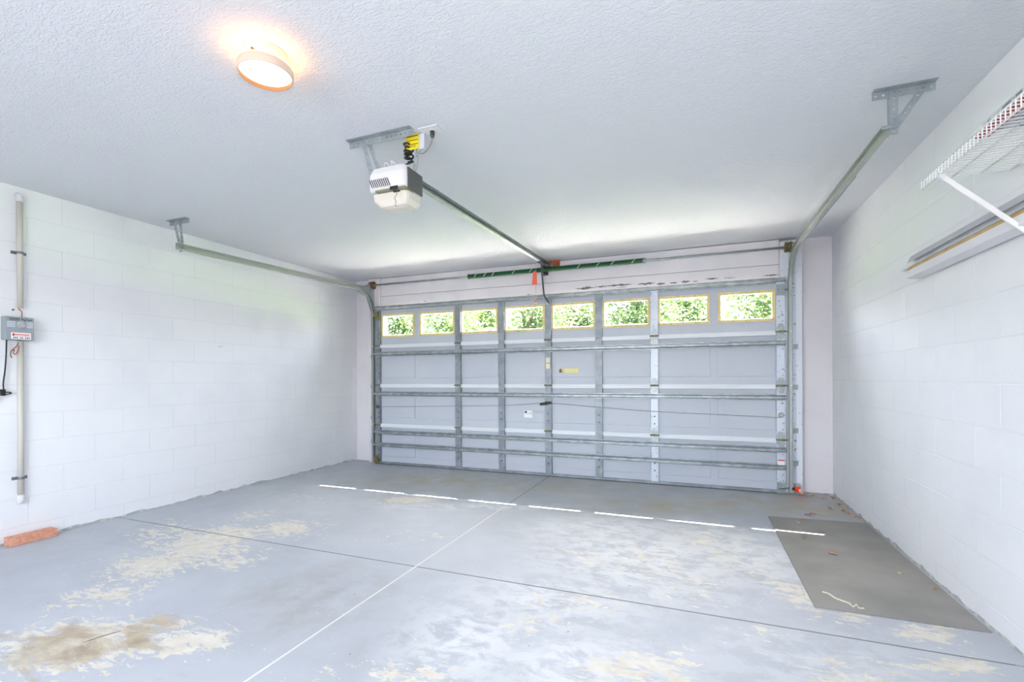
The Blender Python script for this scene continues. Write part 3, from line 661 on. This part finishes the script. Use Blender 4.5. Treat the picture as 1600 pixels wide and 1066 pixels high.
MB().box(F-.001, F+.001, -3.505, -3.452, 1.572, 1.590).build('display', mat('lcd_green', (112,122,116), .3), tm_)
for i in range(5): MB().lathe((F, -3.437+.012*i, 1.582-.004*(i%2)), (1,0,0), [(.004,-.001),(.0035,.003)], 8).build('button', M_BLACK, tm_)
for i in range(4):
    z = 1.562-.011*i
    MB().box(F-.001, F+.0012, -3.518, -3.474, z-.003, z+.003).build('stripe', mat('pale_stripe', (206,214,222), .5), tm_)
    MB().box(F-.001, F+.0012, -3.418, -3.380, z-.003, z+.003).build('stripe', mat('pale_stripe', (206,214,222), .5), tm_)
MB().lathe((F, -3.446, 1.543), (1,0,0), [(.026,-.001),(.025,.008),(.018,.010),(.016,.016)], 20).build('dial', mat('dial_grey', (172,176,180), .5), tm_)
lb = MB().box(F-.001, F+.0012, -3.497, -3.392, 1.442, 1.488).build('white_sticker', mat('paper_white', (242,243,245), .6), tm_)
MB().box(F+.001, F+.0018, -3.488, -3.400, 1.472, 1.478).build('red_print', M_RED, lb)
MB().box(F+.001, F+.0018, -3.490, -3.480, 1.462, 1.482).build('red_print', M_RED, lb)
MB().box(F+.001, F+.0018, -3.478, -3.400, 1.4635, 1.4665).build('red_print', M_RED, lb)
for i in range(10):
    if i not in (3, 6): MB().box(F+.001, F+.0018, -3.486+.009*i, -3.480+.009*i, 1.447, 1.456).build('dark_print', M_BLACK, lb)
red_wire = mat('red_brown_wire', (176,92,76), .5)
MB().tube(spline([(XL+.012,-3.437,1.668),(XL+.01,-3.432,1.655),(XL+.012,-3.419,1.640),(XL+.014,-3.420,1.60)]), .003, 6).build('upper_wire', red_wire, tm_)
MB().tube(spline([(XL+.02,-3.425,1.437),(XL+.03,-3.440,1.40),(XL+.035,-3.452,1.36),(XL+.03,-3.462,1.335),(XL+.03,-3.472,1.345),(XL+.03,-3.466,1.368),(XL+.03,-3.478,1.362)]), .003, 6).build('loose_wire', red_wire, tm_)
MB().tube(spline([(XL+.02,-3.437,1.437),(XL+.032,-3.455,1.395),(XL+.034,-3.482,1.362),(XL+.03,-3.486,1.33),(XL+.028,-3.480,1.31)]), .003, 6).build('loose_wire', mat('olive_wire', (96,92,74), .5), tm_)
MB().tube(spline([(XL+.02,-3.503,1.437),(XL+.018,-3.505,1.33),(XL+.02,-3.512,1.22),(XL+.018,-3.52,1.13),(XL+.02,-3.515,1.075),(XL+.03,-3.49,1.067),(XL+.03,-3.487,1.06),(XL+.02,-3.515,1.055),(XL+.02,-3.54,1.08),(XL+.02,-3.545,1.0)]), .0042, 7).build('power_cord', M_BLACK, tm_)
MB().box(XL+.008, XL+.032, -3.535, -3.512, 1.045, 1.09).build('cord_tie', M_BLACK, tm_, bevel=.004)
tag(MB().lathe((XL, -3.462, 1.652), (1,0,0), [(.006,-.002),(.006,.006),(.004,.008)], 8).build('wall_screw', M_DARK), 'dark screw head in the wall just above the sprinkler timer', 'screw')

# ------------------------------------------------------------------ floor things
br = MB().box(XL+.012, XL+.10, -3.52, -3.262, 0, .058)
tag(br.build('brick', mat('terracotta_brick', (222,164,138), .85, var=(40,(206,142,114),.45,.65), bump=(80,.4,.004)), bevel=.004), 'single terracotta brick on the floor against the wall', 'brick')
mt = thing('floor_mat', 'flat grey rubber mat on the floor beside the block wall', 'mat', (2.51, -1.7, 0))
MB().prism([(2.168,-2.553),(2.852,-2.545),(2.857,-.845),(2.169,-.905)], (0,0,.0005), (1,0,0), (0,1,0), (0,0,.005)).build('mat_sheet', mat('grey_rubber', (152,149,145), .7, var=(2.5,(132,131,127),.4,.7), bump=(40,.2,.002)), mt)
MB().tube([(2.243,-2.352,.0062),(2.269,-2.366,.0062),(2.287,-2.413,.0062),(2.317,-2.439,.0062),(2.338,-2.453,.0062),(2.344,-2.493,.0062),(2.367,-2.456,.0062),(2.369,-2.497,.0062),(2.389,-2.49,.0062)], .0045, 6).build('paint_squiggle', mat('cream_paint_drip', (222,218,200), .7), mt)
def leaf(x, y, z, s, rot, m_, label):
    k = 7; mb = MB(); vs = []; fs = []
    for i in range(k):
        t = i/(k-1); wv = .28*math.sin(math.pi*t**.8)*s + .001; zz = .10*s*math.sin(math.pi*t)
        for q in (-1, 0, 1): vs.append(((t-.5)*s, q*wv, zz + (.12*s if q else 0)*(1-.5*t)))
    for i in range(k-1):
        for q in (0, 1): a = i*3+q; fs.append((a, a+1, a+4, a+3))
    c_, s_ = math.cos(rot), math.sin(rot)
    mb.add([(x+p[0]*c_-p[1]*s_, y+p[0]*s_+p[1]*c_, z+p[2]+.0008) for p in vs], fs)
    return tag(mb.build('dry_leaf', m_), label, 'leaf', 'dry leaves blown in beside the door')
LC = ('brown', 'orange', 'pale')
ML = [mat('brown_leaf', (168,112,72), .7), mat('orange_leaf', (200,130,82), .7), mat('pale_leaf', (206,190,150), .7)]
for i, (x, y) in enumerate([(2.81,-.295),(2.80,-.567),(2.84,-.36),(2.48,-.757),(2.528,-.70),(2.60,-.72),(2.80,-.50),(2.74,-.10),(2.66,.02),(2.82,-.04),(2.80,.10),(2.72,-.43),(2.58,-.04),(2.84,-.70)]):
    leaf(x, y, 0, random.uniform(.05, .09), random.uniform(0, 6.28), ML[i % 3], 'small ' + LC[i % 3] + ' dry leaf on bare floor in the corner between door and mat')
for i, (x, y) in enumerate([(2.441,-1.707),(2.717,-1.92),(2.819,-2.11),(2.409,-.95),(2.36,-1.033),(2.33,-1.42)]):
    leaf(x, y, .0056, random.uniform(.03, .05), random.uniform(0, 6.28), ML[(i+1) % 3], 'small ' + LC[(i+1) % 3] + ' dry leaf lying on the grey mat')

# ------------------------------------------------------------------ outdoors
struct(MB().box(-3.2, 3.2, .40, 9.5, -.16, -.03).build('driveway', mat('sunlit_concrete', (206,202,194), .9, var=(1.5,(190,186,176),.4,.7))))
struct(MB().box(-40, 40, .41, 60, -.40, -.161).build('lawn', mat('grass_ground', (108,134,70), .95, var=(3,(84,112,52),.4,.7))))
M_LEAF = bpy.data.materials.new('sunlit_leaf'); M_LEAF.use_nodes = True
n = M_LEAF.node_tree.nodes; L = M_LEAF.node_tree.links; b = n['Principled BSDF']; b.inputs['Base Color'].default_value = lin((44,62,32)) + (1,); b.inputs['Roughness'].default_value = .5
tl = n.new('ShaderNodeBsdfTranslucent'); tl.inputs[0].default_value = lin((66,88,42)) + (1,); mx = n.new('ShaderNodeMixShader'); mx.inputs[0].default_value = .4
L.new(b.outputs[0], mx.inputs[1]); L.new(tl.outputs[0], mx.inputs[2]); L.new(mx.outputs[0], n['Material Output'].inputs[0])
M_BARK = mat('tree_bark', (112,98,84), .9, bump=(20,.5,.02))
def tree(x, y, h, rad, n_leaf, seed, label):
    R = random.Random(seed); t = thing('garden_tree', label, 'tree', (x, y, -.161), 'trees seen through the door windows')
    tb = MB(); top = Vector((x+R.uniform(-.4,.4), y, h*.8)); base = Vector((x, y, -.17)); mid = (base+top)/2 + Vector((R.uniform(-.3,.3), R.uniform(-.3,.3), 0))
    tb.tube(spline([base, mid, top], 5), [.16-.012*i for i in range(11)], 8); tips = []
    for i in range(9):
        a = R.uniform(0, 6.28); f = R.uniform(.25, .95); s = base.lerp(mid, f*2) if f < .5 else mid.lerp(top, f*2-1)
        e = s + Vector((math.cos(a)*rad*R.uniform(.5,.95), math.sin(a)*rad*R.uniform(.5,.95), R.uniform(.2, 1.2)))
        tb.tube(spline([s, s.lerp(e, .5)+Vector((0,0,.15)), e], 4), [.06-.005*k for k in range(9)], 6); tips.append((s, e))
    tb.build('trunk', M_BARK, t)
    lf = MB()
    for i in range(n_leaf):
        s, e = tips[i % 9]; c = s.lerp(e, R.uniform(.35, 1.1)) + Vector((R.gauss(0,.42), R.gauss(0,.42), R.gauss(.1,.40)))
        u = Vector((R.gauss(0,1), R.gauss(0,1), R.gauss(0,.6))).normalized(); v = u.cross(Vector((R.gauss(0,1), R.gauss(0,1), R.gauss(0,1)))).normalized(); q = R.uniform(.05, .10)
        lf.add([c-u*q, c+v*q*.45, c+u*q, c-v*q*.45], [(0,1,2,3)])
    lf.build('foliage', M_LEAF, t, kind='stuff')
ORD = ('first', 'second', 'third', 'fourth')
for row, (yy, h, r, nl, xs) in enumerate(((8.6, 4.3, 1.05, 5200, (-6.5,-3.35,-.2,3.0)), (13.4, 5.2, 1.45, 7000, (-11.2,-7.1,-3.0,1.2)))):
    for i, x in enumerate(xs):
        tree(x, yy + .4*(i % 2), h, r, nl, 20+i+7*row, 'leafy green tree outdoors, %s from the conduit side in the %s row' % (ORD[i], ('nearer', 'farther')[row]))
